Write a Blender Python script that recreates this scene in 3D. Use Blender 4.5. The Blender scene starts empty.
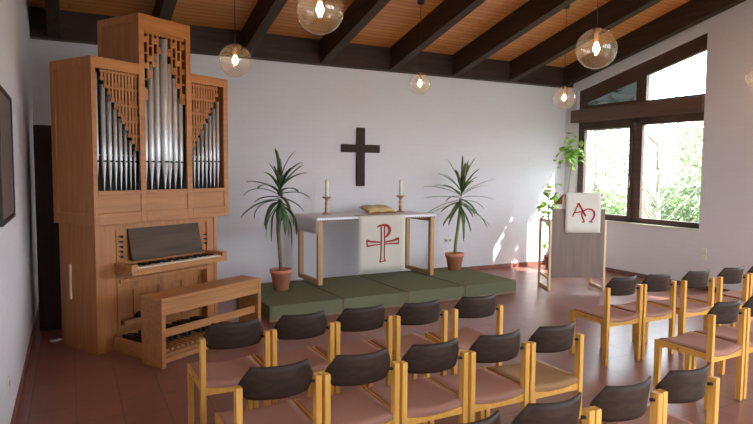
import bpy, bmesh, math, random
from mathutils import Vector, Matrix
random.seed(7)
C = bpy.context.scene.collection
R = math.radians
PI = math.pi

# ------------------------------------------------------------------ helpers
class MB:
    """collects shapes into one bmesh -> one mesh object"""
    def __init__(s): s.bm = bmesh.new()
    def _merge(s, b, mat=None):
        if mat is not None: bmesh.ops.transform(b, matrix=mat, verts=b.verts)
        me = bpy.data.meshes.new('tmp'); b.to_mesh(me); b.free()
        s.bm.from_mesh(me); bpy.data.meshes.remove(me)
    def box(s, x0, x1, y0, y1, z0, z1, bev=0.0, seg=2, mat=None):
        b = bmesh.new(); bmesh.ops.create_cube(b, size=1)
        for v in b.verts:
            v.co = Vector((x0+(v.co.x+.5)*(x1-x0), y0+(v.co.y+.5)*(y1-y0), z0+(v.co.z+.5)*(z1-z0)))
        if bev > 0:
            bmesh.ops.bevel(b, geom=b.edges[:], offset=bev, segments=seg, affect='EDGES', profile=.5)
        s._merge(b, mat); return s
    def prism(s, pts, axis, a0, a1, mat=None):
        """polygon pts in the two other axes (x: (y,z), y: (x,z), z: (x,y)) extruded from a0 to a1"""
        b = bmesh.new()
        def P(p, a):
            return {'x': (a, p[0], p[1]), 'y': (p[0], a, p[1]), 'z': (p[0], p[1], a)}[axis]
        lo = [b.verts.new(P(p, a0)) for p in pts]; hi = [b.verts.new(P(p, a1)) for p in pts]
        n = len(pts)
        b.faces.new(lo); b.faces.new(hi[::-1])
        for i in range(n): b.faces.new((lo[i], lo[(i+1) % n], hi[(i+1) % n], hi[i]))
        bmesh.ops.recalc_face_normals(b, faces=b.faces[:])
        s._merge(b, mat); return s
    def lathe(s, prof, seg=20, center=(0, 0, 0), mat=None, smooth=True):
        b = bmesh.new(); rings = []
        for r, z in prof:
            if r < 1e-5: rings.append([b.verts.new((center[0], center[1], center[2]+z))])
            else: rings.append([b.verts.new((center[0]+r*math.cos(2*PI*k/seg), center[1]+r*math.sin(2*PI*k/seg), center[2]+z)) for k in range(seg)])
        for A, B in zip(rings, rings[1:]):
            for k in range(seg):
                k2 = (k+1) % seg
                if len(A) == 1 and len(B) == 1: continue
                if len(A) == 1: f = b.faces.new((A[0], B[k], B[k2]))
                elif len(B) == 1: f = b.faces.new((A[k], B[0], A[k2]))
                else: f = b.faces.new((A[k], B[k], B[k2], A[k2]))
                f.smooth = smooth
        bmesh.ops.recalc_face_normals(b, faces=b.faces[:])
        s._merge(b, mat); return s
    def tube(s, pts, rad, seg=8, mat=None):
        b = bmesh.new(); rings = []
        pts = [Vector(p) for p in pts]
        rads = rad if isinstance(rad, (list, tuple)) else [rad]*len(pts)
        for i, p in enumerate(pts):
            t = (pts[min(i+1, len(pts)-1)]-pts[max(i-1, 0)]).normalized()
            a = t.orthogonal().normalized() if abs(t.z) > .9 else t.cross(Vector((0, 0, 1))).normalized()
            c = t.cross(a).normalized()
            rings.append([b.verts.new(p+rads[i]*(a*math.cos(2*PI*k/seg)+c*math.sin(2*PI*k/seg))) for k in range(seg)])
        for A, B in zip(rings, rings[1:]):
            for k in range(seg):
                f = b.faces.new((A[k], A[(k+1) % seg], B[(k+1) % seg], B[k])); f.smooth = True
        b.faces.new(rings[0][::-1]); b.faces.new(rings[-1])
        bmesh.ops.recalc_face_normals(b, faces=b.faces[:])
        s._merge(b, mat); return s
    def sheet(s, grid, thick, mat=None, smooth=True):
        """grid[i][j] of points -> slab with thickness along the normals"""
        b = bmesh.new()
        n, m = len(grid), len(grid[0])
        G = [[Vector(p) for p in row] for row in grid]
        top, bot = [], []
        for i in range(n):
            tr, br = [], []
            for j in range(m):
                du = G[min(i+1, n-1)][j]-G[max(i-1, 0)][j]; dv = G[i][min(j+1, m-1)]-G[i][max(j-1, 0)]
                nn = du.cross(dv); nn = nn.normalized() if nn.length > 1e-9 else Vector((0, 0, 1))
                tr.append(b.verts.new(G[i][j]+nn*thick/2)); br.append(b.verts.new(G[i][j]-nn*thick/2))
            top.append(tr); bot.append(br)
        for i in range(n-1):
            for j in range(m-1):
                f = b.faces.new((top[i][j], top[i+1][j], top[i+1][j+1], top[i][j+1])); f.smooth = smooth
                f = b.faces.new((bot[i][j], bot[i][j+1], bot[i+1][j+1], bot[i+1][j])); f.smooth = smooth
        for i in range(n-1):
            b.faces.new((top[i][0], bot[i][0], bot[i+1][0], top[i+1][0]))
            b.faces.new((top[i][-1], top[i+1][-1], bot[i+1][-1], bot[i][-1]))
        for j in range(m-1):
            b.faces.new((top[0][j], top[0][j+1], bot[0][j+1], bot[0][j]))
            b.faces.new((top[-1][j], bot[-1][j], bot[-1][j+1], top[-1][j+1]))
        bmesh.ops.recalc_face_normals(b, faces=b.faces[:])
        s._merge(b, mat); return s
    def quad(s, a, b_, c, d):
        vs = [s.bm.verts.new(p) for p in (a, b_, c, d)]
        f = s.bm.faces.new(vs); f.smooth = True; return s
    def build(s, name, material, parent=None, loc=None, rotz=0.0):
        me = bpy.data.meshes.new(name); s.bm.to_mesh(me); s.bm.free()
        o = bpy.data.objects.new(name, me); C.objects.link(o)
        if material: me.materials.append(material)
        if parent: o.parent = parent
        if loc is not None: o.location = loc
        o.rotation_euler = (0, 0, rotz)
        return o

def tag(o, label=None, cat=None, group=None, kind=None):
    if label: o['label'] = label
    if cat: o['category'] = cat
    if group: o['group'] = group
    if kind: o['kind'] = kind
    return o
def thing(name, label, cat, loc=(0, 0, 0), rotz=0.0, group=None):
    o = bpy.data.objects.new(name, None); C.objects.link(o)
    o.empty_display_size = .1
    o.location = loc; o.rotation_euler = (0, 0, rotz)
    return tag(o, label, cat, group)
def dup(root, loc, rotz, label):
    r = root.copy(); C.objects.link(r); r.location = loc; r.rotation_euler = (0, 0, rotz); r['label'] = label
    for ch in list(root.children):
        c = ch.copy(); C.objects.link(c); c.parent = r
        for g in list(ch.children):
            d = g.copy(); C.objects.link(d); d.parent = c
    return r
def struct(o): o['kind'] = 'structure'; return o

# ------------------------------------------------------------------ materials
def srgb(r, g, b):
    f = lambda c: (c/255/12.92) if c/255 <= .04045 else ((c/255+.055)/1.055)**2.4
    return (f(r), f(g), f(b), 1)
def newmat(name):
    m = bpy.data.materials.new(name); m.use_nodes = True
    nt = m.node_tree; return m, nt, nt.nodes['Principled BSDF']
def plain(name, col, rough=.5, metal=0.0, noise=.06, scale=30, bump=0.0, spec=.5):
    m, nt, p = newmat(name); N, L = nt.nodes, nt.links
    p.inputs['Roughness'].default_value = rough; p.inputs['Metallic'].default_value = metal
    p.inputs['Specular IOR Level'].default_value = spec
    tc = N.new('ShaderNodeTexCoord'); no = N.new('ShaderNodeTexNoise'); no.inputs['Scale'].default_value = scale
    no.inputs['Detail'].default_value = 4
    L.new(tc.outputs['Object'], no.inputs['Vector'])
    cr = N.new('ShaderNodeValToRGB')
    c = col
    cr.color_ramp.elements[0].position = .3; cr.color_ramp.elements[1].position = .7
    cr.color_ramp.elements[0].color = (c[0]*(1-noise), c[1]*(1-noise), c[2]*(1-noise), 1)
    cr.color_ramp.elements[1].color = (min(1, c[0]*(1+noise)), min(1, c[1]*(1+noise)), min(1, c[2]*(1+noise)), 1)
    L.new(no.outputs['Fac'], cr.inputs['Fac']); L.new(cr.outputs['Color'], p.inputs['Base Color'])
    if bump:
        bp = N.new('ShaderNodeBump'); bp.inputs['Strength'].default_value = bump; bp.inputs['Distance'].default_value = .005
        L.new(no.outputs['Fac'], bp.inputs['Height']); L.new(bp.outputs['Normal'], p.inputs['Normal'])
    return m
def wood(name, c1, c2, rough=.4, axis='x', scale=1.0, coords='Object', spec=.5):
    m, nt, p = newmat(name); N, L = nt.nodes, nt.links
    p.inputs['Roughness'].default_value = rough; p.inputs['Specular IOR Level'].default_value = spec
    tc = N.new('ShaderNodeTexCoord'); mp = N.new('ShaderNodeMapping')
    s = [22*scale]*3; s['xyz'.index(axis)] = 1.6*scale
    mp.inputs['Scale'].default_value = s
    no = N.new('ShaderNodeTexNoise'); no.inputs['Scale'].default_value = 1.6; no.inputs['Detail'].default_value = 5
    no.inputs['Distortion'].default_value = .4
    cr = N.new('ShaderNodeValToRGB')
    cr.color_ramp.elements[0].position = .32; cr.color_ramp.elements[0].color = c1
    cr.color_ramp.elements[1].position = .68; cr.color_ramp.elements[1].color = c2
    L.new(tc.outputs[coords], mp.inputs['Vector']); L.new(mp.outputs['Vector'], no.inputs['Vector'])
    L.new(no.outputs['Fac'], cr.inputs['Fac']); L.new(cr.outputs['Color'], p.inputs['Base Color'])
    return m

M = {}
M['beech'] = wood('chair beech', srgb(208, 150, 62), srgb(228, 176, 88), .38, 'z')
M['beech_x'] = wood('chair beech rail', srgb(208, 150, 62), srgb(228, 176, 88), .38, 'y')
M['ply'] = wood('dark plywood', srgb(38, 27, 22), srgb(62, 46, 37), .5, 'x', .8, spec=.22)
M['fabric'] = plain('dusty pink seat fabric', srgb(168, 124, 108), .9, noise=.07, scale=220, bump=.15, spec=.15)
M['fabric_tan'] = plain('tan seat fabric', srgb(162, 126, 92), .9, noise=.07, scale=220, bump=.15, spec=.15)
M['black'] = plain('black fittings', srgb(28, 25, 24), .5)
M['organ'] = wood('organ oak', srgb(158, 98, 48), srgb(178, 116, 61), .42, 'z', .7)
M['organ_h'] = wood('organ oak horizontal', srgb(160, 100, 49), srgb(180, 118, 62), .42, 'x', .7)
M['bench'] = wood('bench oak', srgb(164, 108, 60), srgb(184, 128, 76), .42, 'x', .7)
M['organ_dark'] = plain('dark organ interior', srgb(30, 25, 22), .9)
M['desk'] = wood('dark music desk', srgb(70, 54, 43), srgb(88, 70, 56), .6, 'x', .5, spec=.25)
M['ivory'] = plain('ivory keys', srgb(214, 206, 188), .35)
M['tin'] = plain('organ pipe metal', srgb(206, 206, 208), .34, metal=.55, noise=.05, scale=12)
M['cabinet'] = wood('dark stained cabinet', srgb(44, 33, 28), srgb(60, 46, 38), .6, 'z', .5)
M['rafter'] = wood('dark stained beam', srgb(46, 33, 27), srgb(66, 49, 40), .6, 'y', .5, spec=.25)
M['rafter_x'] = wood('dark stained plate', srgb(44, 31, 25), srgb(64, 46, 38), .6, 'x', .5, spec=.25)
M['winframe'] = wood('brown window wood', srgb(62, 42, 34), srgb(84, 58, 46), .5, 'y', .6)
M['lintel'] = wood('brown lintel', srgb(84, 62, 48), srgb(104, 78, 62), .5, 'y', .6)
M['cross'] = wood('dark cross wood', srgb(46, 33, 27), srgb(62, 46, 38), .6, 'z', .6, spec=.2)
M['altarwood'] = wood('altar oak', srgb(176, 132, 82), srgb(198, 154, 102), .4, 'z', .7)
M['altartop'] = wood('altar top board', srgb(120, 92, 72), srgb(140, 108, 86), .45, 'x', .5)
M['cloth'] = plain('white linen', srgb(238, 237, 242), .85, noise=.03, scale=150, spec=.1)
M['banner'] = plain('cream banner cloth', srgb(206, 200, 188), .9, noise=.03, scale=180, spec=.1)
M['lcloth'] = plain('off white lectern cloth', srgb(226, 222, 211), .9, noise=.03, scale=180, spec=.1)
M['red'] = plain('red embroidery', srgb(160, 62, 44), .8, noise=.08, scale=120, spec=.1)
M['terracotta'] = plain('terracotta', srgb(208, 134, 102), .75, noise=.08, scale=16)
M['soil'] = plain('potting soil', srgb(50, 36, 28), .95, noise=.3, scale=60, bump=.6)
M['trunk'] = plain('palm trunk', srgb(116, 98, 78), .8, noise=.25, scale=40, bump=.5)
M['stem_green'] = plain('pale green stem', srgb(130, 138, 84), .7, noise=.2, scale=30)
M['brass'] = plain('copper brass', srgb(186, 148, 120), .35, metal=.8, noise=.08, scale=20)
M['wax'] = plain('candle wax', srgb(236, 230, 212), .5, noise=.02)
M['page'] = plain('aged page', srgb(206, 178, 122), .7, noise=.05, scale=40)
M['cover'] = plain('brown book cover', srgb(150, 100, 60), .6, noise=.1)
M['lecpanel'] = wood('grey brown lectern panel', srgb(120, 100, 90), srgb(136, 116, 104), .55, 'z', .5)
M['lecwood'] = wood('pale ash frame', srgb(224, 196, 152), srgb(238, 214, 174), .45, 'z', .7)
M['lecdesk'] = plain('reddish desk board', srgb(150, 96, 78), .5)
M['plastic'] = plain('cream socket plastic', srgb(214, 212, 196), .4, noise=.02)
M['chrome'] = plain('chrome', srgb(200, 200, 200), .2, metal=1.0)
M['frame_dark'] = plain('dark picture frame', srgb(42, 36, 34), .4)
M['art'] = plain('grey muted picture', srgb(112, 104, 100), .3, noise=.2, scale=5)
M['shutter'] = plain('grey blind', srgb(150, 150, 152), .6)
M['barkpale'] = plain('pale bark', srgb(150, 142, 128), .9, noise=.2, scale=20)

def leafmat(name, c, trans):
    m, nt, p = newmat(name); N, L = nt.nodes, nt.links
    p.inputs['Roughness'].default_value = .45
    oi = N.new('ShaderNodeTexCoord'); no = N.new('ShaderNodeTexNoise'); no.inputs['Scale'].default_value = 9
    L.new(oi.outputs['Object'], no.inputs['Vector'])
    cr = N.new('ShaderNodeValToRGB'); cr.color_ramp.elements[0].position = .35; cr.color_ramp.elements[1].position = .65
    cr.color_ramp.elements[0].color = (c[0]*.6, c[1]*.65, c[2]*.6, 1); cr.color_ramp.elements[1].color = (min(1, c[0]*1.3), min(1, c[1]*1.3), min(1, c[2]*1.2), 1)
    L.new(no.outputs['Fac'], cr.inputs['Fac']); L.new(cr.outputs['Color'], p.inputs['Base Color'])
    tr = N.new('ShaderNodeBsdfTranslucent'); L.new(cr.outputs['Color'], tr.inputs['Color'])
    mx = N.new('ShaderNodeMixShader'); mx.inputs['Fac'].default_value = trans
    L.new(p.outputs['BSDF'], mx.inputs[1]); L.new(tr.outputs['BSDF'], mx.inputs[2])
    L.new(mx.outputs['Shader'], N['Material Output'].inputs['Surface'])
    return m
M['palm'] = leafmat('dark palm leaf', srgb(86, 114, 76), .25)
M['palm_light'] = leafmat('mid green palm leaf', srgb(112, 140, 92), .3)
M['vine'] = leafmat('bright vine leaf', srgb(184, 216, 112), .6)
M['hedge'] = leafmat('spring hedge leaf', srgb(84, 106, 54), .3)
M['tree_leaf'] = leafmat('pale spring leaf', srgb(118, 130, 88), .35)
M['grass'] = plain('lawn grass', srgb(62, 76, 40), .95, noise=.25, scale=6)

def glassmat(name, tint, refl=.04, rough=0.0, haze=0.0):
    m, nt, p = newmat(name); N, L = nt.nodes, nt.links
    N.remove(p)
    t = N.new('ShaderNodeBsdfTransparent'); t.inputs['Color'].default_value = tint
    g = N.new('ShaderNodeBsdfGlossy'); g.inputs['Roughness'].default_value = rough
    # Schlick reflectance, the same from either side of the thin sheet
    lw = N.new('ShaderNodeLayerWeight'); lw.inputs['Blend'].default_value = .5
    pw = N.new('ShaderNodeMath'); pw.operation = 'POWER'; pw.inputs[1].default_value = 5
    ml = N.new('ShaderNodeMath'); ml.operation = 'MULTIPLY'; ml.inputs[1].default_value = .9
    ad = N.new('ShaderNodeMath'); ad.operation = 'ADD'; ad.inputs[1].default_value = refl; ad.use_clamp = True
    L.new(lw.outputs['Facing'], pw.inputs[0]); L.new(pw.outputs[0], ml.inputs[0]); L.new(ml.outputs[0], ad.inputs[0])
    mx = N.new('ShaderNodeMixShader')
    L.new(ad.outputs[0], mx.inputs['Fac'])
    src = t.outputs['BSDF']
    if haze:                                            # translucent mix puts a bulb-lit haze into the glass
        tl = N.new('ShaderNodeBsdfTranslucent'); tl.inputs['Color'].default_value = (.9, .86, .8, 1)
        hz = N.new('ShaderNodeMixShader'); hz.inputs['Fac'].default_value = haze
        L.new(t.outputs['BSDF'], hz.inputs[1]); L.new(tl.outputs['BSDF'], hz.inputs[2]); src = hz.outputs['Shader']
    L.new(src, mx.inputs[1]); L.new(g.outputs['BSDF'], mx.inputs[2])
    L.new(mx.outputs['Shader'], N['Material Output'].inputs['Surface'])
    return m
M['glass'] = glassmat('window glass', (.97, .98, .98, 1))
M['glass_dark'] = glassmat('reflection tinted pane', (.11, .115, .11, 1), .07)  # tint puts the dark eave view and interior reflection into the glass
M['globe'] = glassmat('clear globe glass', (.90, .88, .86, 1), .10, haze=.022)

def emit(name, col, s):
    m, nt, p = newmat(name)
    p.inputs['Base Color'].default_value = col; p.inputs['Emission Color'].default_value = col
    p.inputs['Emission Strength'].default_value = s
    return m
M['holder'] = plain('brown lamp holder', srgb(92, 62, 50), .6)
M['bulb'] = emit('lit bulb', (1.0, .60, .26, 1), 90)

# wall: painted brick
def wallmat():
    m, nt, p = newmat('white painted brick'); N, L = nt.nodes, nt.links
    p.inputs['Roughness'].default_value = .8; p.inputs['Specular IOR Level'].default_value = .2
    tc = N.new('ShaderNodeTexCoord'); sp = N.new('ShaderNodeSeparateXYZ'); cb = N.new('ShaderNodeCombineXYZ')
    ad = N.new('ShaderNodeMath'); ad.operation = 'ADD'
    L.new(tc.outputs['Object'], sp.inputs[0]); L.new(sp.outputs['X'], ad.inputs[0]); L.new(sp.outputs['Y'], ad.inputs[1])
    L.new(ad.outputs[0], cb.inputs['X']); L.new(sp.outputs['Z'], cb.inputs['Y'])
    br = N.new('ShaderNodeTexBrick'); br.inputs['Scale'].default_value = 1
    br.inputs['Brick Width'].default_value = .25; br.inputs['Row Height'].default_value = .083
    br.inputs['Mortar Size'].default_value = .008; br.inputs['Mortar Smooth'].default_value = .6
    c = srgb(216, 213, 217)
    br.inputs['Color1'].default_value = c; br.inputs['Color2'].default_value = srgb(214, 211, 215)
    br.inputs['Mortar'].default_value = srgb(213, 210, 214)
    L.new(cb.outputs[0], br.inputs['Vector'])
    no = N.new('ShaderNodeTexNoise'); no.inputs['Scale'].default_value = 25; L.new(tc.outputs['Object'], no.inputs['Vector'])
    bp = N.new('ShaderNodeBump'); bp.inputs['Strength'].default_value = .12; bp.inputs['Distance'].default_value = .004
    sm = N.new('ShaderNodeMath'); sm.operation = 'SUBTRACT'
    L.new(no.outputs['Fac'], sm.inputs[0]); L.new(br.outputs['Fac'], sm.inputs[1])
    L.new(sm.outputs[0], bp.inputs['Height']); L.new(bp.outputs['Normal'], p.inputs['Normal'])
    L.new(br.outputs['Color'], p.inputs['Base Color'])
    return m
M['wall'] = wallmat()
def tilemat(name, size, c1, c2, grout, rough):
    m, nt, p = newmat(name); N, L = nt.nodes, nt.links
    tc = N.new('ShaderNodeTexCoord')
    br = N.new('ShaderNodeTexBrick'); br.offset = 0; br.squash = 1
    br.inputs['Scale'].default_value = 1; br.inputs['Brick Width'].default_value = size; br.inputs['Row Height'].default_value = size
    br.inputs['Mortar Size'].default_value = .006; br.inputs['Mortar Smooth'].default_value = .3
    br.inputs['Color1'].default_value = c1; br.inputs['Color2'].default_value = c2; br.inputs['Mortar'].default_value = grout
    L.new(tc.outputs['Object'], br.inputs['Vector'])
    no = N.new('ShaderNodeTexNoise'); no.inputs['Scale'].default_value = 7; no.inputs['Detail'].default_value = 5
    L.new(tc.outputs['Object'], no.inputs['Vector'])
    mx = N.new('ShaderNodeMixRGB'); mx.blend_type = 'OVERLAY'; mx.inputs['Fac'].default_value = .25
    L.new(br.outputs['Color'], mx.inputs[1]); L.new(no.outputs['Fac'], mx.inputs[2])
    L.new(mx.outputs[0], p.inputs['Base Color'])
    mr = N.new('ShaderNodeMapRange'); mr.inputs['To Min'].default_value = rough-.02; mr.inputs['To Max'].default_value = rough+.06
    p.inputs['Specular IOR Level'].default_value = .75
    L.new(no.outputs['Fac'], mr.inputs['Value']); L.new(mr.outputs[0], p.inputs['Roughness'])
    bp = N.new('ShaderNodeBump'); bp.inputs['Strength'].default_value = .35; bp.inputs['Distance'].default_value = .003; bp.invert = True
    L.new(br.outputs['Fac'], bp.inputs['Height']); L.new(bp.outputs['Normal'], p.inputs['Normal'])
    return m
M['tile'] = tilemat('red brown quarry tile', .31, srgb(142, 90, 78), srgb(134, 82, 72), srgb(106, 74, 66), .30)
M['base_tile'] = tilemat('red brown baseboard tile', .31, srgb(142, 88, 74), srgb(132, 78, 66), srgb(104, 72, 62), .4)
def boardmat():
    m, nt, p = newmat('pine ceiling boards'); N, L = nt.nodes, nt.links
    p.inputs['Roughness'].default_value = .4
    tc = N.new('ShaderNodeTexCoord')
    br = N.new('ShaderNodeTexBrick'); br.offset = .37; br.inputs['Scale'].default_value = 1
    br.inputs['Brick Width'].default_value = 3.4; br.inputs['Row Height'].default_value = .095
    br.inputs['Mortar Size'].default_value = .004; br.inputs['Mortar Smooth'].default_value = .2
    br.inputs['Color1'].default_value = srgb(214, 148, 82); br.inputs['Color2'].default_value = srgb(196, 130, 68); br.inputs['Mortar'].default_value = srgb(80, 48, 26)
    L.new(tc.outputs['Object'], br.inputs['Vector'])
    mp = N.new('ShaderNodeMapping'); mp.inputs['Scale'].default_value = (1.5, 30, 30)
    no = N.new('ShaderNodeTexNoise'); no.inputs['Scale'].default_value = 1.5; no.inputs['Detail'].default_value = 5
    L.new(tc.outputs['Object'], mp.inputs['Vector']); L.new(mp.outputs[0], no.inputs['Vector'])
    mx = N.new('ShaderNodeMixRGB'); mx.blend_type = 'OVERLAY'; mx.inputs['Fac'].default_value = .4
    L.new(br.outputs['Color'], mx.inputs[1]); L.new(no.outputs['Fac'], mx.inputs[2]); L.new(mx.outputs[0], p.inputs['Base Color'])
    bp = N.new('ShaderNodeBump'); bp.inputs['Strength'].default_value = .5; bp.inputs['Distance'].default_value = .004; bp.invert = True
    L.new(br.outputs['Fac'], bp.inputs['Height']); L.new(bp.outputs['Normal'], p.inputs['Normal'])
    return m
M['boards'] = boardmat()
M['carpet'] = plain('olive green carpet', srgb(112, 114, 90), .98, noise=.12, scale=130, bump=.4, spec=.05)
M['platwood'] = plain('pale platform wood', srgb(150, 116, 92), .6)

# ------------------------------------------------------------------ setting
XL, XR, YB, YF = -.40, 8.69, 8.84, -2.4
T = .3
SL = math.tan(R(13.3))
def zr(y, base=3.43): return base+SL*(8.72-y)          # underside of the rafters
def zc(y): return zr(y, 3.78)                          # underside of the boards

struct(MB().box(XL-T, XR+T, YF-T, YB+T, -.2, 0).build('floor', M['tile']))
# ceiling boards (sloped slab)
ln = math.hypot(YB+T-(YF-T), SL*(YB+T-(YF-T)))
o = MB().box(0, XR-XL+2*T, 0, ln, 0, .12).build('ceiling', M['boards'], loc=(XL-T, YB+T, zc(YB+T)))
o.rotation_euler = (R(13.3), 0, PI); o.location = (XR+T, YB+T, zc(YB+T)); struct(o)
# walls
top = lambda y: zc(y)+.06
struct(MB().box(XL-T, XR+T, YB, YB+T, -.2, top(YB+T)).build('wall_back', M['wall']))
w = MB(); L0, L1, L2, L3 = -1.9, .9, .9, 2.8
w.box(XL-T, XL, YF-T, YB, -.2, L2)
w.prism([(L1, L2), (YB, L2), (YB, top(YB)), (L1, top(L1))], 'x', XL-T, XL)
w.prism([(L0, L3), (L1, L3), (L1, top(L1)), (L0, top(L0))], 'x', XL-T, XL)
w.prism([(YF-T, L2), (L0, L2), (L0, top(L0)), (YF-T, top(YF-T))], 'x', XL-T, XL)
struct(w.build('wall_left', M['wall']))
# right wall with two openings
WY0, WY1, WZ0, WZ1 = 5.965, 8.56, .93, 2.98
band = lambda y: 3.36+SL*(8.48-y)                      # top of the upper window frame
w = MB()
V0, V1, V2, V3 = .4, 4.2, .93, 2.7
w.box(XR, XR+T, YF-T, YB+T, -.2, WZ0)
w.prism([(WY1, WZ0), (YB, WZ0), (YB, top(YB)), (WY1, top(WY1))], 'x', XR, XR+T)
w.prism([(WY0, band(WY0)), (WY1, band(WY1)), (WY1, top(WY1)), (WY0, top(WY0))], 'x', XR, XR+T)
w.prism([(V1, WZ0), (WY0, WZ0), (WY0, top(WY0)), (V1, top(V1))], 'x', XR, XR+T)
w.prism([(V0, V3), (V1, V3), (V1, top(V1)), (V0, top(V0))], 'x', XR, XR+T)
w.prism([(YF-T, WZ0), (V0, WZ0), (V0, top(V0)), (YF-T, top(YF-T))], 'x', XR, XR+T)
struct(w.build('wall_right', M['wall']))
# wall behind the camera with two windows
w = MB(); ZT = top(YF); F0, F1 = .35, 4.3
wins = [(2.6, 4.9), (5.3, 8.3)]
w.box(XL, XR, YF-T, YF, -.2, F0); w.box(XL, XR, YF-T, YF, F1, ZT)
for a, b in ((XL, 2.6), (4.9, 5.3), (8.3, XR)): w.box(a, b, YF-T, YF, F0, F1)
struct(w.build('wall_front', M['wall']))
# baseboards
struct(MB().box(XL, XR, YB-.014, YB, 0, .075, .003).build('baseboard_back', M['base_tile']))
struct(MB().box(XR-.014, XR, YF, YB-.014, 0, .075, .003).build('baseboard_right', M['base_tile']))
struct(MB().box(XL, XL+.014, YF, YB-.014, 0, .075, .003).build('baseboard_left', M['base_tile']))
# rafters and plate
tn = 1
for xr in (-.06, 1.16, 2.38, 3.60, 4.81, 6.03, 7.27, 8.56):
    y0, y1 = YF, YB-.16
    b = MB().prism([(y0, zr(y0)), (y1, zr(y1)), (y1, zc(y1)+.01), (y0, zc(y0)+.01)], 'x', xr-.14, xr)
    struct(b.build('trim_%d' % tn, M['rafter'])); tn += 1
struct(MB().prism([(YB-.16, 3.43), (YB, 3.43), (YB, zc(YB)+.03), (YB-.16, zc(YB-.16)+.03)], 'x', XL, XR).build('trim_%d' % tn, M['rafter_x'])); tn += 1
# lintel over the big window
struct(MB().box(XR-.05, XR+.16, 5.97, 8.68, 2.745, 2.985, .006).build('trim_%d' % tn, M['lintel'])); tn += 1

# window_1 : casement + fixed pane
FX0, FX1 = XR+.06, XR+.14
def bars(rects, x0=FX0, x1=FX1, bev=.004):
    m = MB()
    for a, b, c, d in rects: m.box(x0, x1, a, b, c, d, bev)
    return m
win = struct(thing('window_1', None, None, (0, 0, 0)))
bars([(5.97, 8.56, .93, .985), (5.97, 8.56, 2.67, 2.745), (8.49, 8.56, .93, 2.745), (5.965, 5.985, .93, 2.745), (7.17, 7.30, .93, 2.745)]).build('frame', M['winframe'], win)
s = bars([(7.30, 8.49, .985, 1.04), (7.30, 8.49, 2.60, 2.67), (7.30, 7.37, 1.04, 2.60), (8.40, 8.49, 1.04, 2.60)], FX0-.02, FX1-.02).build('casement_sash', M['winframe'], win)
MB().box(FX0+.02, FX0+.026, 7.37, 8.40, 1.04, 2.60).build('pane', M['glass'], s)
hd = MB().box(FX0-.032, FX0-.02, 7.315, 7.345, 1.55, 1.68, .004).box(FX0-.055, FX0-.032, 7.322, 7.338, 1.64, 1.66, .003).box(FX0-.067, FX0-.05, 7.32, 7.34, 1.53, 1.66, .004).build('handle', M['chrome'], s)
fx = bars([(5.985, 7.17, .985, 1.02), (5.985, 7.17, 2.615, 2.67), (5.985, 6.01, 1.02, 2.615), (7.12, 7.17, 1.02, 2.615)], FX0+.0, FX1-.01).build('fixed_sash', M['winframe'], win)
MB().box(FX0+.03, FX0+.036, 6.01, 7.12, 1.02, 2.615).build('pane', M['glass'], fx)
MB().box(FX1, FX1+.05, 7.37, 8.40, 2.585, 2.63).build('blind', M['shutter'], win)
MB().box(XR-.03, FX0, 5.95, 8.56, .895, .93, .006).build('sill', M['plastic'], win)
# window_2 : two sloped panes above the lintel
win2 = struct(thing('window_2', None, None))
gt = lambda y: band(y)-.24
m = MB()
m.prism([(5.97, gt(5.97)), (8.56, gt(8.56)), (8.56, band(8.56)), (5.97, band(5.97))], 'x', FX0, FX1)
m.box(FX0, FX1, 5.97, 8.56, 2.985, 3.03, .003)
m.prism([(8.44, 3.03), (8.56, 3.03), (8.56, gt(8.56)), (8.44, gt(8.44))], 'x', FX0, FX1)
m.prism([(7.07, 3.03), (7.27, 3.03), (7.27, gt(7.27)), (7.07, gt(7.07))], 'x', FX0, FX1)
m.build('frame', M['winframe'], win2)
s = MB()
for (ya, za, yb, zb) in ((7.27, 3.03, 8.44, 3.03), (8.44, gt(8.44), 7.27, gt(7.27))):
    s.prism([(ya, za), (yb, zb), (yb, zb+.022 if za < 3.1 and za == zb else zb-.022), (ya, za+.022 if za == zb else za-.022)], 'x', FX0-.015, FX0+.03)
s.build('narrow_sash', M['winframe'], win2)
MB().prism([(7.27, 3.03), (8.44, 3.03), (8.44, gt(8.44)), (7.27, gt(7.27))], 'x', FX0+.036, FX0+.042).build('pane', M['glass_dark'], win2)
MB().prism([(5.97, 3.03), (7.07, 3.03), (7.07, gt(7.07)), (5.97, gt(5.97))], 'x', FX0+.036, FX0+.042).build('pane', M['glass'], win2)
# windows out of the frame
win3 = struct(thing('window_3', None, None))
bars([(V0, V1, V2, V2+.07), (V0, V1, V3-.07, V3), (V0, V0+.07, V2, V3), (V1-.07, V1, V2, V3), (2.25, 2.35, V2, V3)]).build('frame', M['winframe'], win3)
MB().box(FX0+.03, FX0+.036, V0, V1, V2, V3).build('pane', M['glass'], win3)
for k, (a, b) in enumerate(wins):
    wn = struct(thing('window_%d' % (4+k), None, None))
    f = MB(); c = (a+b)/2
    for r in ((a, b, F0, F0+.07), (a, b, F1-.07, F1), (a, a+.07, F0, F1), (b-.07, b, F0, F1), (c-.05, c+.05, F0, F1)):
        f.box(r[0], r[1], YF-.2, YF-.12, r[2], r[3], .004)
    f.build('frame', M['winframe'], wn)
    MB().box(a, b, YF-.165, YF-.159, F0, F1).build('pane', M['glass'], wn)

win6 = struct(thing('window_6', None, None))
f = MB()
for r in ((L0, L1, L2, L2+.07), (L0, L1, L3-.07, L3), (L0, L0+.07, L2, L3), (L1-.07, L1, L2, L3), (-.55, -.45, L2, L3)): f.box(XL-.2, XL-.12, r[0], r[1], r[2], r[3], .004)
f.build('frame', M['winframe'], win6)
MB().box(XL-.165, XL-.159, L0, L1, L2, L3).build('pane', M['glass'], win6)

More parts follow.
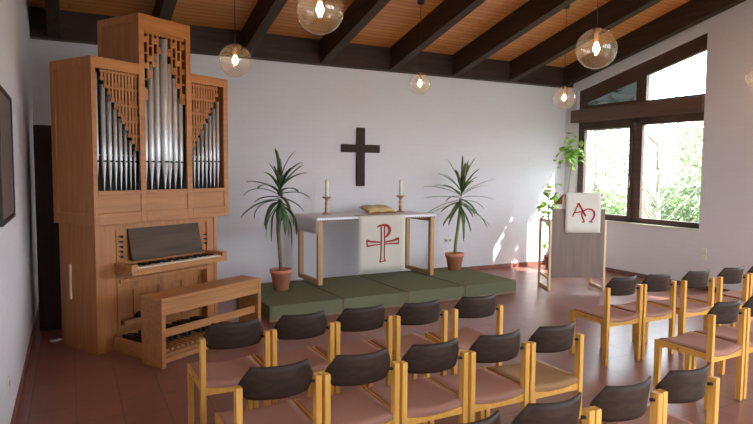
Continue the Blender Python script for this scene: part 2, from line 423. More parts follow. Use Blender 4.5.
# ------------------------------------------------------------------ outside
struct(MB().box(-40, 90, -40, 90, -.5, -.4).build('lawn', M['grass']))
struct(MB().prism([(YF-1.5, zc(YF-1.5)+.02), (YB+.9, zc(YB+.9)+.02), (YB+.9, zc(YB+.9)+.14), (YF-1.5, zc(YF-1.5)+.14)], 'x', XR+T+.02, XR+.75).build('trim_%d' % tn, M['rafter'])); tn += 1
def leaves(mb, cx, cy, cz, rx, ry, rz, n, size):
    for _ in range(n):
        while True:
            p = Vector((random.uniform(-1, 1), random.uniform(-1, 1), random.uniform(-1, 1)))
            if .3 < p.length < 1: break
        c = Vector((cx+p.x*rx, cy+p.y*ry, cz+p.z*rz))
        a = Vector((random.gauss(0, 1), random.gauss(0, 1), random.gauss(0, 1))).normalized()
        b = a.orthogonal().normalized(); sz = size*random.uniform(.6, 1.3)
        mb.quad(c-a*sz, c+b*sz*.5, c+a*sz, c-b*sz*.5)
def tree(name, label, cat, x, y, h, r, n, leafm, size, barkm, group=None, bare=False):
    t = thing(name, label, cat, (x, y, -.4), group=group)
    tk = MB(); tips = []
    tk.tube([(0, 0, 0), (.05, .02, h*.3), (.0, .06, h*.55), (.04, 0, h*.8)], [.03*h**.7, .022*h**.7, .014*h**.7, .006*h**.7])
    for k in range(9 if not bare else 16):
        z0 = h*random.uniform(.15, .7); a = random.uniform(0, 2*PI); l = r*random.uniform(.6, 1.05)
        p1 = Vector((math.cos(a)*l*.5, math.sin(a)*l*.5, z0+h*.13)); p2 = Vector((math.cos(a+.2)*l, math.sin(a+.2)*l, z0+h*.28))
        tk.tube([(0.02, .03, z0), p1, p2], [.011*h**.6, .007*h**.6, .003*h**.6], 5); tips.append(p2)
    tk.build('trunk', barkm, t)
    lf = MB()
    leaves(lf, 0, 0, h*.6, r, r, h*.42, n, size)
    lf.build('foliage', leafm, t)
    return t
tree('garden_shrub', 'dense green shrub just beyond the right window pane', 'shrub', 15.2, 10.7, 2.3, 1.0, 1500, M['hedge'], .09, M['barkpale'])
tree('garden_shrub', 'rounded green shrub low behind the window mullion', 'shrub', 14.8, 13.6, 1.7, 1.2, 1300, M['hedge'], .09, M['barkpale'])
tree('garden_shrub', 'green shrub beyond the left window pane', 'shrub', 13.0, 16.6, 1.8, 1.2, 1000, M['hedge'], .1, M['barkpale'])
tree('garden_tree', 'bare pale tree with branches fanning behind the right window pane', 'tree', 12.6, 9.75, 4.4, 1.3, 260, M['tree_leaf'], .07, M['barkpale'], bare=True)
tree('garden_tree', 'pale leafy tree standing behind the left window pane', 'tree', 18.5, 23.0, 6.0, 3.0, 1500, M['tree_leaf'], .16, M['barkpale'])
tree('garden_tree', 'tall pale tree farthest back behind the window mullion', 'tree', 27.5, 25.5, 7.0, 3.6, 1500, M['tree_leaf'], .18, M['barkpale'])
tree('garden_tree', 'pale tree at the right edge of the right window pane', 'tree', 24.0, 15.0, 6.0, 2.6, 1500, M['tree_leaf'], .16, M['barkpale'])

tree('garden_tree', 'broad green tree far behind the middle of the right window pane', 'tree', 33.0, 20.0, 6.0, 3.4, 1800, M['tree_leaf'], .22, M['barkpale'])
tree('garden_tree', 'green tree far behind the left window pane, left of the mullion', 'tree', 24.5, 33.0, 7.5, 3.8, 1800, M['tree_leaf'], .22, M['barkpale'])
# ------------------------------------------------------------------ organ
OROT = R(31.2); OX, OY = .201, 6.286
org = thing('pipe_organ', 'wooden pipe organ with stepped case and silver pipes in the left corner', 'organ', (OX, OY, 0), OROT)
def olocal(u, w_): return (OX+u*math.cos(OROT)-w_*math.sin(OROT), OY+u*math.sin(OROT)+w_*math.cos(OROT))
U0, U1, T0, T1, WF, WB = -.055, 1.645, .465, 1.10, -.10, .57
ZB, ZS, ZTW, ZO = 1.262, 2.84, 3.34, 1.59
c = MB(); bv = .006
st = .06
c.box(U0, U0+.03, WF+.022, WB, ZB, ZS, .003)                      # side boards
c.box(U1-.03, U1, WF+.022, WB, ZB, ZS, .003)
c.box(U0, U1, WB-.02, WB, ZB, ZS, .002)
c.box(U0, U1, WF+.01, WB, ZB, ZB+.04, .003)
c.box(U0, T0, WF+.02, WB, ZS-.04, ZS, .003); c.box(T1, U1, WF+.02, WB, ZS-.04, ZS, .003)
c.box(T0, T0+.03, WF+.022, WB, ZS-.1, ZTW, .003); c.box(T1-.03, T1, WF+.022, WB, ZS-.1, ZTW, .003)
c.box(T0, T1, WB-.02, WB, ZS-.1, ZTW, .002); c.box(T0, T1, WF+.02, WB, ZTW-.035, ZTW, .003)
# left side frame (stiles and rails standing proud of the side panel)
for (a, b, z0, z1) in ((WF, WF+.075, ZB, ZS), (WB-.075, WB, ZB, ZS), (WF+.075, WB-.075, ZS-.09, ZS), (WF+.075, WB-.075, ZB, ZB+.11)):
    c.box(U0-.012, U0, a, b, z0, z1, .002)
for (a, b, z0, z1) in ((WF, WF+.07, ZS, ZTW), (WB-.07, WB, ZS, ZTW), (WF+.07, WB-.07, ZTW-.08, ZTW)):
    c.box(T0-.012, T0, a, b, z0, z1, .002)
c.build('upper_case', M['organ'], org)
# front frame
f = MB()
def fb(u0, u1, z0, z1, y0=WF, y1=WF+.025): f.box(u0, u1, y0, y1, z0, z1, .003)
fb(U0, U0+.035, ZB, ZS); fb(U1-.07, U1, ZB, ZS)
fb(.448, .515, ZB, ZS); fb(T0, .515, ZS, ZTW)
fb(1.04, 1.11, ZB, ZS); fb(1.04, T1, ZS, ZTW)
fb(U0+.035, .448, 2.735, ZS); fb(1.11, U1-.07, 2.745, ZS); fb(.515, 1.04, 3.19, ZTW)
for a, b in ((U0+.035, .448), (.515, 1.04), (1.11, U1-.07)):
    fb(a, b, 1.545, ZO); fb(a, b, ZB, 1.375)
    fb(a, b, 1.375, 1.545, WF+.009, WF+.02)
f.build('front_frame', M['organ_h'], org)
MB().box(U0+.03, U1-.03, .1, .11, ZB+.05, ZS-.04).box(T0+.03, T1-.03, .1, .11, ZS-.04, ZTW-.04).build('inner_back', M['organ_dark'], org)
# pipes
def pipe(u, w_, r, zt, zm):
    p = MB(); zf = ZO-.012; r *= .93
    p.lathe([(0, zf), (r*.16, zf), (r*.16, zf+.03), (r*.93, zm-.012), (r, zm), (r, zt), (r*.86, zt), (r*.86, zt-.05), (0, zt-.05)], 18)
    o = p.build('pipe', M['tin'], org); o.location = (u, w_, 0)
    MB().box(-r*.6, r*.6, -r*1.02, -r*.7, zm-.002, zm+.016).build('mouth', M['organ_dark'], o)
    return o
n = 8
for i in range(n):                                                 # left flat, falling to the right
    t = i/(n-1); r = .027*(1-t)+.014*t
    pipe(-.005+.43*(t**.85)*.985+.012, -.035, r, 2.70-.72*t, 1.865)
for i in range(n):                                                 # right flat, rising to the right
    t = i/(n-1); r = .0145*(1-t)+.022*t
    pipe(1.135+.405*t, -.035, r, 1.98+.60*t, 1.885)
tops = [2.62, 2.86, 2.98, 3.14, 2.90, 2.76, 2.56]
for i, zt in enumerate(tops):
    pipe(.552+.0755*i, -.035 if i != 3 else -.055, (.030, .033, .036, .042, .036, .033, .028)[i], zt, 1.87)
MB().box(.515, 1.04, -.005, .005, 2.36, 2.375).build('pipe_rail', M['tin'], org)
MB().box(U0+.035, .448, -.005, .005, 1.925, 1.938).build('pipe_rail', M['tin'], org)
MB().box(1.11, U1-.07, -.005, .005, 1.935, 1.948).build('pipe_rail', M['tin'], org)
# fretwork lattices
def flat_lattice(ua, ub, high_left, ncol=12):
    l = MB(); ztop = 2.745; cw = (ub-ua)/ncol
    zb = lambda i: (2.70-.78*(i+.5)/ncol if high_left else 2.70-.78*(1-(i+.5)/ncol))
    zs = [ztop-.02, 2.58, 2.42, 2.27, 2.13, 2.01]
    y0, y1 = WF+.03, WF+.045
    for i in range(ncol):
        b = zb(i)+.03
        if b > ztop-.05: continue
        l.box(ua+i*cw+cw*.22, ua+(i+1)*cw-cw*.22, y0, y1, b, ztop)            # slats
        l.box(ua+i*cw-cw*.05, ua+(i+1)*cw+cw*.05, y0, y1, b, b+.035)          # stepped foot
        for k, z in enumerate(zs):
            if z-.02 > b: l.box(ua+i*cw-.001, ua+(i+1)*cw+.001, y0, y1, z-.016, z+.006)
            if k and (i*5+k*3) % 4 == 0 and z-.02 > b: l.box(ua+i*cw-.001, ua+(i+1)*cw+.001, y0, y1, z+.01, z+.05)
    return l.build('lattice', M['organ_h'], org)
flat_lattice(U0+.035+.03, .448, True)
flat_lattice(1.11, U1-.07-.02, False)
l = MB(); y0, y1 = WF+.03, WF+.045
NC = 9; cw = (1.04-.515)/NC
lowz = [2.50, 2.72, 2.84, 2.98, 3.13, 2.98, 2.80, 2.66, 2.50]
for i in range(NC):
    a = .515+i*cw; b = lowz[i]
    for z0, z1, wd in ((b, 3.20, .30),):
        if b < 3.1: l.box(a+cw*wd*.5-.008, a+cw*wd*.5+.014, y0, y1, b, z1)
    for k in range(6):
        z = 3.15-.13*k-(.05 if i % 2 else 0)
        if z-.05 > b and (i+k) % 2 == 0: l.box(a-.002, a+cw+.002, y0, y1, z-.075, z-.02)
        elif z-.05 > b: l.box(a-.002, a+cw+.002, y0, y1, z-.06, z-.045)
    if b < 3.1: l.box(a-.002, a+cw+.002, y0, y1, b, b+.05)
l.box(.515, 1.04, y0, y1, 3.165, 3.2)
l.build('lattice', M['organ_h'], org)
# lower case
LB = .60; LW = 1.545; LT = ZB
c = MB()
c.box(0, .03, .024, LB, 0, LT, .003); c.box(LW-.03, LW, .024, LB, 0, LT, .003); c.box(0, LW, LB-.02, LB, 0, LT)
c.box(0, .095, 0, .024, 0, LT, .003); c.box(.225, .30, 0, .024, .68, LT, .003); c.box(.095, .225, .008, .02, .05, LT, .002)
c.box(.225, .255, 0, .024, 0, .68, .003)
c.box(.095, .225, 0, .024, 1.19, LT, .002); c.box(.095, .225, 0, .024, .72, .79, .002); c.box(.095, .225, 0, .024, 0, .10, .002)
c.box(1.39, LW, 0, .024, .0, .10, .003); c.box(1.39, 1.415, 0, .024, 0, LT, .003); c.box(1.50, LW, 0, .024, 0, LT, .003); c.box(1.415, 1.50, .008, .02, .1, LT, .002)
c.box(.30, 1.39, 0, .024, 1.20, LT, .002)
c.box(.255, 1.39, -.01, .10, .655, .70, .004)                       # ledge over the knee recess
c.box(.095, 1.415, .10, .12, 0, .66, .002)                          # recessed knee panels
for a in (.255, .47, .79, 1.09, 1.345): c.box(a, a+.045, .085, .10, .0, .66, .003)
c.box(.255, 1.39, .085, .10, .0, .18, .003); c.box(.255, 1.39, .085, .10, .56, .655, .003)
c.box(.225, .255, .02, .12, 0, .66); c.box(1.39, 1.415, .02, .12, 0, .66)
c.build('lower_case', M['organ'], org)
MB().box(.30, 1.39, .018, .03, .70, 1.20).build('console_back', M['organ'], org)
MB().box(-.014, 0, .40, .425, .50, .85, .004).build('side_handle', M['lecwood'], org)
kb = MB().box(.20, 1.45, -.27, .02, .765, .80, .006).box(.20, .275, -.265, .02, .80, .872, .006).box(1.375, 1.45, -.265, .02, .80, .872, .006).box(.275, 1.375, -.268, -.245, .80, .825, .003).build('keyboard', M['bench'], org)
k = MB(); s = MB(); nw = 32; cw = 1.10/nw
for i in range(nw): k.box(.275+i*cw+.001, .275+(i+1)*cw-.001, -.245, -.06, .80, .838, .001)
for i in range(nw-1):
    if i % 7 not in (2, 6): s.box(.275+(i+1)*cw-.006, .275+(i+1)*cw+.006, -.19, -.06, .838, .852)
k.build('natural_keys', M['ivory'], kb); s.build('sharp_keys', M['black'], kb)
md = MB(); mt = Matrix.Translation((0, -.06, .885)) @ Matrix.Rotation(R(-14), 4, 'X')
md.box(.36, 1.27, -.01, .01, 0, .33, .004, mat=mt); md.box(.36, 1.27, -.04, .0, -.012, .0, .003, mat=mt)
md.build('music_desk', M['desk'], org)
kn = []
for z in (1.13, 1.08, 1.03, .98, .93):
    MB().lathe([(0, 0), (.014, .002), (.016, .012), (.008, .02), (.006, .05), (0, .05)], 12).build('stop_knob', M['black'], org).location = (.262, -.05, z)
for z in (1.06, 1.01, .96):
    MB().lathe([(0, 0), (.014, .002), (.016, .012), (.008, .02), (.006, .05), (0, .05)], 12).build('stop_knob', M['black'], org).location = (1.345, -.05, z)
for o in org.children:
    if o.name.startswith('stop_knob'): o.rotation_euler = (R(-90), 0, 0)

# pedalboard
px, py = olocal(.16, -.70)
ped = thing('pedalboard', 'low wooden organ pedalboard on the floor under the bench', 'pedalboard', (px, py, 0), OROT)
p = MB()
p.box(0, .03, 0, .68, 0, .14, .004).box(1.06, 1.09, 0, .68, 0, .14, .004).box(.03, 1.06, 0, .03, 0, .07, .004).box(.03, 1.06, .655, .68, 0, .16, .004).box(.03, 1.06, .3, .33, 0, .05)
p.build('frame', M['bench'], ped)
nn = 17; pw = 1.03/nn
for i in range(nn):
    a = .03+i*pw
    MB().box(a+.012, a+pw-.012, .03, .655, .072, .10, .004).build('natural_pedal', M['bench'], ped)
    if i < nn-1 and i % 7 not in (2, 6):
        MB().prism([(.22, .09), (.66, .09), (.66, .155), (.25, .185), (.22, .175)], 'x', a+pw-.011, a+pw+.011).build('sharp_pedal', M['black'], ped)
# toe pistons / swell shoes bar belongs to the organ front
for i in range(5):
    MB().lathe([(0, 0), (.045, 0), (.05, .02), (.03, .05), (0, .06)], 14).build('toe_stud', M['black'], org).location = (.50+.17*i, .035, .27)
MB().box(.30, 1.34, .0, .085, .22, .27, .004).build('toe_board', M['bench'], org)

# bench
bx, by = olocal(.05, -.88)
ben = thing('organ_bench', 'wooden organ bench with slab top standing in front of the organ', 'bench', (bx, by, 0), OROT)
MB().box(0, .045, 0, .29, 0, .60, .006).build('end_panel', M['bench'], ben)
MB().box(1.245, 1.29, 0, .29, 0, .60, .006).build('end_panel', M['bench'], ben)
MB().box(-.004, 1.294, -.006, .296, .60, .645, .01).build('top', M['bench'], ben)
MB().box(.045, 1.245, .004, .026, .485, .60, .003).box(.045, 1.245, .264, .286, .485, .60, .003).build('apron', M['bench'], ben)
MB().box(.045, 1.245, .05, .075, .27, .345, .004).build('stretcher', M['bench'], ben)
MB().box(.045, 1.245, .05, .075, .03, .07, .004).build('foot_rail', M['bench'], ben)

# dark cabinet behind the organ
cab = thing('dark_cabinet', 'tall dark brown wooden cabinet in the corner behind the organ', 'cabinet', (-.34, 7.5, 0))
MB().box(0, .62, 0, .4, 0, 2.27, .006).build('body', M['cabinet'], cab)
MB().box(.02, .30, -.018, 0, .06, 2.22, .004).build('door', M['cabinet'], cab)
MB().box(.31, .60, -.018, 0, .06, 2.22, .004).build('door', M['cabinet'], cab)
tag(MB().box(0, .10, 0, .06, 0, .015, .004).build('paper_slip', M['cloth'], loc=(-.2, 6.95, 0), rotz=.5), 'small white slip on the dark floor left of the organ', 'paper')

# ------------------------------------------------------------------ platform
PA = R(1.7); PX, PY = 2.07, 6.787
names = ['leftmost green carpeted platform section next to the organ bench', 'second green carpeted platform section from the left, before the banner',
         'third green carpeted platform section from the left, under the altar\'s right legs', 'rightmost green carpeted platform section with the free right end']
for i in range(4):
    d = .952*i
    t = thing('stage_platform', names[i], 'platform', (PX+d*math.cos(PA), PY+d*math.sin(PA), 0), PA, 'green platform sections')
    MB().box(.0, .948, .006, 1.452, .0, .176, .003).build('frame', M['platwood'], t)
    m = MB(); m.box(.012, .936, .0, 1.458, .176, .19, .004); m.box(.012, .936, -.006, .006, .022, .19, .003)
    if i == 3: m.box(.936, .954, .0, 1.458, .022, .19, .003)
    if i == 0: m.box(-.006, .012, .0, 1.458, .022, .19, .003)
    m.build('carpet', M['carpet'], t)
PZ = .19

# ------------------------------------------------------------------ altar
AR = R(1.6); AX, AY = 3.05, 7.735
AW, AD, AH = 1.965, .80, 1.135-PZ
alt = thing('altar_table', 'oak altar table on U-shaped side frames at the platform centre', 'altar', (AX, AY, PZ), AR)
MB().box(0, AW, 0, AD, AH-.045, AH, .004).build('tabletop', M['altartop'], alt)
for x in (0.01, AW-.078):
    for y in (0.01, AD-.078):
        MB().box(x, x+.068, y, y+.068, 0, AH-.045, .004).build('leg', M['altarwood'], alt)
    MB().box(x+.004, x+.064, .078, AD-.078, 0, .062, .003).build('floor_rail', M['altarwood'], alt)
    MB().box(x+.004, x+.064, .078, AD-.078, AH-.105, AH-.045, .003).build('top_rail', M['altarwood'], alt)
# cloth
def aw(x, y, z=0): return (AX+x*math.cos(AR)-y*math.sin(AR), AY+x*math.sin(AR)+y*math.cos(AR), PZ+z)
cl = MB()
cl.box(-.008, AW+.008, -.006, AD+.006, AH+.001, AH+.006, .002)
g = []
for i in range(9):
    y = -.006+(AD+.012)*i/8
    g.append([(-.010-.006*math.sin(i*1.3)*(j/4), y, AH+.004-.225*j/4) for j in range(5)])
cl.sheet(g, .004)
g = []
for i in range(9):
    y = -.006+(AD+.012)*i/8
    g.append([(AW+.010+.002*math.sin(i*1.3)*(j/4), y, AH+.004-.05*j/4) for j in range(5)])
cl.sheet(g, .004)
cloth = thing('altar_cloth', 'white cloth with a lace edge draped over the altar table', 'tablecloth', (AX, AY, PZ), AR)
cl.build('linen', M['cloth'], cloth)
lc = MB()
nl = 52
for i in range(nl):
    x = -.008+(AW+.016)*i/nl; wdt = (AW+.016)/nl
    lc.prism([(x, AH+.002), (x+wdt, AH+.002), (x+wdt, AH-.016), (x+wdt*.75, AH-.030), (x+wdt*.5, AH-.036), (x+wdt*.25, AH-.030), (x, AH-.016)], 'y', -.009, -.006)
lc.build('lace_edge', M['cloth'], cloth)
# banner
ban = thing('altar_banner', 'cream cloth with a red cross-and-P monogram hanging down the altar front', 'banner', aw(.625, -.022), AR)
BW, BT, BBz = .78, AH+.012, .125
g = []
for i in range(13):
    x = BW*i/12
    row = [(x, .20, BT-.0005), (x, .012, BT)]
    row += [(x, .0+.004*math.sin(i*.9)*(j/8), BT-.008-(BT-.008-BBz)*j/8) for j in range(9)]
    g.append(row)
MBb = MB().sheet(g, .004); MBb.build('cloth', M['banner'], ban)
def bpt(x, y): return ((x-47)*.00312, BT-(y-58)*(BT-BBz)/308)
def ribbon(mb, pts, wds, y0=-.0105, y1=-.0045, conv=bpt, k=.0030):
    P = [Vector(conv(*p)) for p in pts]
    for i in range(len(P)-1):
        a, b = P[i], P[i+1]; d = (b-a)
        if d.length < 1e-6: continue
        d.normalize(); n_ = Vector((-d.y, d.x)); wa, wb = wds[i]*k/2, wds[i+1]*k/2
        a2 = a-d*.002; b2 = b+d*.002
        mb.prism([tuple(a2+n_*wa), tuple(b2+n_*wb), tuple(b2-n_*wb), tuple(a2-n_*wa)], 'y', y0, y1)
m = MB()
ribbon(m, [(164, 118), (165, 200), (163, 290), (158, 312)], [7, 7, 7, 8])
ribbon(m, [(182, 118), (182, 200), (182, 290), (187, 306)], [7, 5, 5, 8])
ribbon(m, [(158, 312), (172, 309), (187, 306)], [6, 5, 6])
ribbon(m, [(88, 190), (110, 197), (164, 203)], [12, 10, 6]); ribbon(m, [(182, 203), (230, 197), (260, 187)], [6, 10, 14])
ribbon(m, [(90, 221), (115, 217), (164, 214)], [9, 7, 5]); ribbon(m, [(182, 214), (230, 213), (260, 215)], [5, 7, 8])
ribbon(m, [(88, 188), (91, 222)], [6, 6]); ribbon(m, [(260, 184), (259, 216)], [6, 6])
arc = [(142, 121), (152, 114), (170, 110), (190, 111), (205, 120), (211, 136), (207, 155), (196, 170), (184, 180)]
ribbon(m, arc, [5, 9, 10, 12, 15, 17, 15, 10, 5])
m.build('monogram', M['red'], ban)['label'] = 'red cross with a P-shaped loop on its stem'

def candle(x, y, label):
    t = thing('candlestick', label, 'candlestick', aw(x, y, AH+.006), 0)
    h = .27
    MB().lathe([(0, 0), (.07, 0), (.072, .012), (.05, .022), (.028, .035), (.024, .07), (.036, .09), (.022, .115), (.019, .14), (.034, .165), (.02, .19), (.026, .23), (.066, .25), (.068, .264), (.03, .27), (0, .27)], 24).build('holder', M['brass'], t)
    MB().lathe([(0, h), (.030, h), (.029, .505), (.024, .512), (0, .51)], 18).build('candle', M['wax'], t)
    MB().tube([(0, 0, .51), (.002, 0, .525)], .002, 6).build('wick', M['black'], t)
candle(.385, .57, 'copper candlestick with white candle on the altar\'s left end')
candle(1.675, .57, 'copper candlestick with white candle right of the book on the altar')
bk = thing('open_book', 'open book with tan pages lying tilted on the altar', 'book', aw(.98, .33, AH+.012), R(2))
bk.scale = (1.12, 1.12, 1.12)
mt = Matrix.Rotation(R(13), 4, 'X')
MB().box(0, .43, 0, .30, 0, .012, .003, mat=mt).build('cover', M['cover'], bk)
for sgn in (0, 1):
    g = []
    for i in range(8):
        t_ = i/7; x = .215+(t_*.205)*(1 if sgn else -1)
        z = .020+.018*math.sin(PI*min(1, t_*.95+.05))*(1-.3*t_)
        g.append([(x, .01, z), (x, .29, z)])
    MB().sheet(g, .016, mat=mt).build('page_block', M['page'], bk)
MB().prism([(.0, -.0), (.30, .0), (.30, .068), (.29, .067)], 'x', .12, .31).build('stand', M['altarwood'], bk)

# cross
cr = thing('wall_cross', 'dark wooden cross hanging on the white wall above the altar', 'cross', (4.217, YB, 1.55))
MB().box(-.072, .072, -.045, 0, 0, .945, .005).build('upright', M['cross'], cr)
MB().box(-.343, -.072, -.045, 0, .545, .672, .005).build('arm', M['cross'], cr)
MB().box(.072, .343, -.045, 0, .545, .672, .005).build('arm', M['cross'], cr)

# ------------------------------------------------------------------ palms
def palm(loc, label, trunk_pts, crown, n, L0, leafm, trunkm, seed, droop, potr=.15, width=.03):
    rnd = random.Random(seed)
    t = thing('potted_palm', label, 'potted plant', loc, 0, 'potted palms beside the altar')
    MB().lathe([(0, 0), (potr*.66, 0), (potr*.92, .225), (potr*1.0, .225), (potr*1.04, .28), (potr*.94, .28), (potr*.90, .25), (0, .25)], 26).build('pot', M['terracotta'], t)
    MB().lathe([(0, .262), (potr*.6, .258), (potr*.905, .25)], 20).build('soil', M['soil'], t)
    MB().tube(trunk_pts, [.026]*len(trunk_pts), 10).build('trunk', trunkm, t)
    f = MB(); cz = Vector(crown)
    base = Vector(trunk_pts[-1])
    for i in range(n):
        a = i*2.39996+rnd.uniform(-.5, .5)
        q = i/(n-1)                                      # 0 = oldest, hanging; 1 = youngest, upright
        el = R(-50)+q*R(130)+rnd.uniform(-.3, .3)
        Lf = L0*rnd.uniform(.72, 1.18)*(1.0 if q < .8 else .85)
        wd = width*rnd.uniform(.8, 1.25)
        p = base+(cz-base)*q; dirh = Vector((math.cos(a), math.sin(a), 0)); perp = Vector((-math.sin(a), math.cos(a), 0))
        rows = []; dr = droop*rnd.uniform(.5, 1.4)
        seg = 9; e = el; pos = p.copy()
        for k in range(seg+1):
            s_ = k/seg
            ww = wd*(.55+1.0*min(1, s_*4)*(1-s_)**.7 if s_ < 1 else .02)
            nrm = (-dirh*math.sin(e)+Vector((0, 0, 1))*math.cos(e))
            rows.append([pos-perp*ww+nrm*ww*.35, pos, pos+perp*ww+nrm*ww*.35])
            pos = pos+(dirh*math.cos(e)+Vector((0, 0, 1))*math.sin(e))*(Lf/seg)
            e -= dr*(1.2-q*.8)*(.35+s_*1.1)/seg*2.2
            e = max(e, R(-86))
        f.sheet(rows, .0016)
    f.build('foliage', leafm, t)
    return t
palm((2.505, 7.70, PZ), 'palm in terracotta pot left of the altar, woody trunk and broad drooping leaves',
     [(0, 0, .25), (-.012, 0, .5), (-.035, .01, .8), (-.03, 0, 1.12)], (-.01, 0, 1.42), 34, .52, M['palm'], M['trunk'], 11, .8, .148, .024)
palm((5.575, 8.07, PZ), 'palm in terracotta pot right of the altar, thin leaning stem and narrow leaves',
     [(0, 0, .25), (.02, 0, .45), (.07, .01, .75), (.10, 0, 1.02)], (.12, 0, 1.36), 38, .60, M['palm_light'], M['stem_green'], 9, .42, .155, .019)

# ------------------------------------------------------------------ lectern
LA = R(-26)
LX, LY = 6.83, 6.63
def lw(u, v, z=0): return (LX+u*math.cos(LA)-v*math.sin(LA), LY+u*math.sin(LA)+v*math.cos(LA), z)
lec = thing('lectern', 'grey-brown panelled lectern on pale wooden side frames before the window', 'lectern', (LX, LY, 0), LA)
for sx in (-1, 1):
    x0 = -.435 if sx < 0 else .40
    x1 = x0+.032
    for y in (0, .52):
        MB().box(x0, x1, y, y+.05, .0, 1.07, .004).build('leg', M['lecwood'], lec)
    MB().box(x0, x1, .05, .52, 0, .045, .003).build('floor_rail', M['lecwood'], lec)
    MB().box(x0, x1, .05, .52, 1.02, 1.07, .003).build('top_rail', M['lecwood'], lec)
    MB().box(x0, x1, .05, .52, .17, .205, .003).build('low_rail', M['lecwood'], lec)
MB().box(-.403, .40, .0, .022, .20, 1.245, .004).build('front_panel', M['lecpanel'], lec)
mt = Matrix.Translation((0, -.005, 1.475)) @ Matrix.Rotation(R(-22), 4, 'X')
MB().box(-.25, .36, 0, .42, -.02, 0, .003, mat=mt).build('desk', M['lecdesk'], lec)
MB().box(-.24, -.20, .025, .06, 1.0, 1.46, .003).box(.30, .34, .025, .06, 1.0, 1.46, .003).build('desk_support', M['lecwood'], lec)
lcl = thing('lectern_cloth', 'white cloth with red letters A and omega hanging over the lectern', 'cloth', (LX, LY, 0), LA)
g = []
for i in range(11):
    x = -.215+.535*i/10
    row = [(x, .30*math.cos(R(22)), 1.487-.30*math.sin(R(22))), (x, -.012, 1.492)]
    row += [(x, -.024+.003*math.sin(i*1.1)*(j/6), 1.482-.59*j/6) for j in range(7)]
    g.append(row)
MB().sheet(g, .004).build('cloth', M['lcloth'], lcl)
def lpt(x, y): return (-.215+(x-163)*.535/224, 1.492-(y-80)*.6/261)
m = MB()
rb = lambda pts, wds: ribbon(m, pts, wds, -.034, -.026, lpt, .0023)
rb([(208, 234), (243, 152)], [7, 10]); rb([(236, 151), (252, 150)], [7, 7]); rb([(246, 152), (291, 232)], [12, 12]); rb([(222, 209), (276, 202)], [8, 8])
om = [(268, 272), (284, 268), (270, 240), (266, 215), (280, 195), (305, 185), (328, 188), (345, 205), (347, 228), (338, 250), (326, 268)]
rb(om, [7, 8, 9, 9, 9, 9, 10, 11, 11, 9, 7]); rb([(316, 268), (336, 272)], [7, 7])
m.build('monogram', M['red'], lcl)['label'] = 'red interlaced letters A and omega'

# plant behind the lectern
vx, vy = 7.93, 8.30
vp = thing('climbing_plant', 'leafy light green plant in a dark red pot behind the lectern', 'potted plant', (vx, vy, 0))
MB().lathe([(0, 0), (.12, 0), (.165, .22), (.17, .26), (.155, .26), (.15, .23), (0, .23)], 24).build('pot', plain('dark red glazed pot', srgb(112, 52, 44), .35), vp)
MB().lathe([(0, .242), (.152, .232)], 20).build('soil', M['soil'], vp)
stems = [[(0.02, 0, .23), (.12, -.05, .8), (.22, -.1, 1.4), (.28, -.12, 1.95), (.27, -.12, 2.25)],
         [(-.03, 0, .23), (-.10, 0, .6), (-.16, -.02, 1.0), (-.18, -.03, 1.3), (-.12, -.04, 1.55)],
         [(0.0, .03, .23), (-.02, .05, .7), (-.1, .06, 1.15)]]
sm = MB()
for s_ in stems: sm.tube(s_, [.012, .011, .010, .008, .006][:len(s_)], 7)
sm.build('stem', M['stem_green'], vp)
rnd = random.Random(5); f = MB()
def vleaf(c, sz):
    d = Vector((rnd.gauss(0, 1), rnd.gauss(0, 1)-.4, rnd.gauss(-.3, .6))).normalized()
    side = d.cross(Vector((0, 0, 1))).normalized(); up = side.cross(d)
    rows = []
    for k in range(6):
        s_ = k/5; wv = sz*.42*math.sin(PI*min(1, s_*.93+.05))**.8
        p = c+d*sz*s_-Vector((0, 0, 1))*sz*.25*s_*s_
        rows.append([p-side*wv+up*wv*.2, p, p+side*wv+up*wv*.2])
    f.sheet(rows, .0012)
for k in range(62):
    vleaf(Vector((.25+rnd.gauss(0, .13), -.12+rnd.gauss(0, .11), 2.18+rnd.gauss(0, .12))), rnd.uniform(.10, .17))
for k in range(56):
    z = rnd.uniform(.85, 1.62)
    vleaf(Vector((-.17+rnd.gauss(0, .07), -.04+rnd.gauss(0, .08), z)), rnd.uniform(.09, .15))
for k in range(10):
    z = rnd.uniform(.4, 1.2)
    vleaf(Vector((-.05+rnd.gauss(0, .05), .03+rnd.gauss(0, .05), z)), rnd.uniform(.06, .1))
f.build('foliage', M['vine'], vp)

# ------------------------------------------------------------------ sockets, switch, picture
def plate(name, label, cat, loc, axis, holes):
    t = thing(name, label, cat, loc)
    m = MB(); h = MB()
    for k in range(holes):
        d = (k-(holes-1)/2)*.081
        if axis == 'y':
            m.box(d-.04, d+.04, -.012, 0, -.04, .04, .003); h.lathe([(0, 0), (.021, 0), (.023, .003), (.0, .0031)], 18, mat=Matrix.Translation((d, -.0115, 0)) @ Matrix.Rotation(R(90), 4, 'X'))
        elif axis == 'x':
            m.box(-.012, 0, -.04, .04, d*1.3-.04, d*1.3+.04, .003); h.box(-.015, -.012, -.026, .026, d*1.3-.026, d*1.3+.026, .002)
        else:
            m.box(0, .012, -.04, .04, d-.04, d+.04, .003); h.lathe([(0, 0), (.021, 0), (.023, .003), (0, .0031)], 18, mat=Matrix.Translation((.0115, 0, d)) @ Matrix.Rotation(R(90), 4, 'Y'))
    m.build('plate', M['plastic'], t)
    h.build('socket_well' if axis != 'x' else 'rocker', M['shutter'] if axis != 'x' else M['plastic'], t)
plate('wall_socket', 'double wall socket low on the white wall right of the altar', 'socket', (5.96, YB, .58), 'y', 2)
plate('light_switch', 'two cream switch plates one above the other on the wall right of the window', 'switch', (XR, 5.86, .55), 'x', 2)
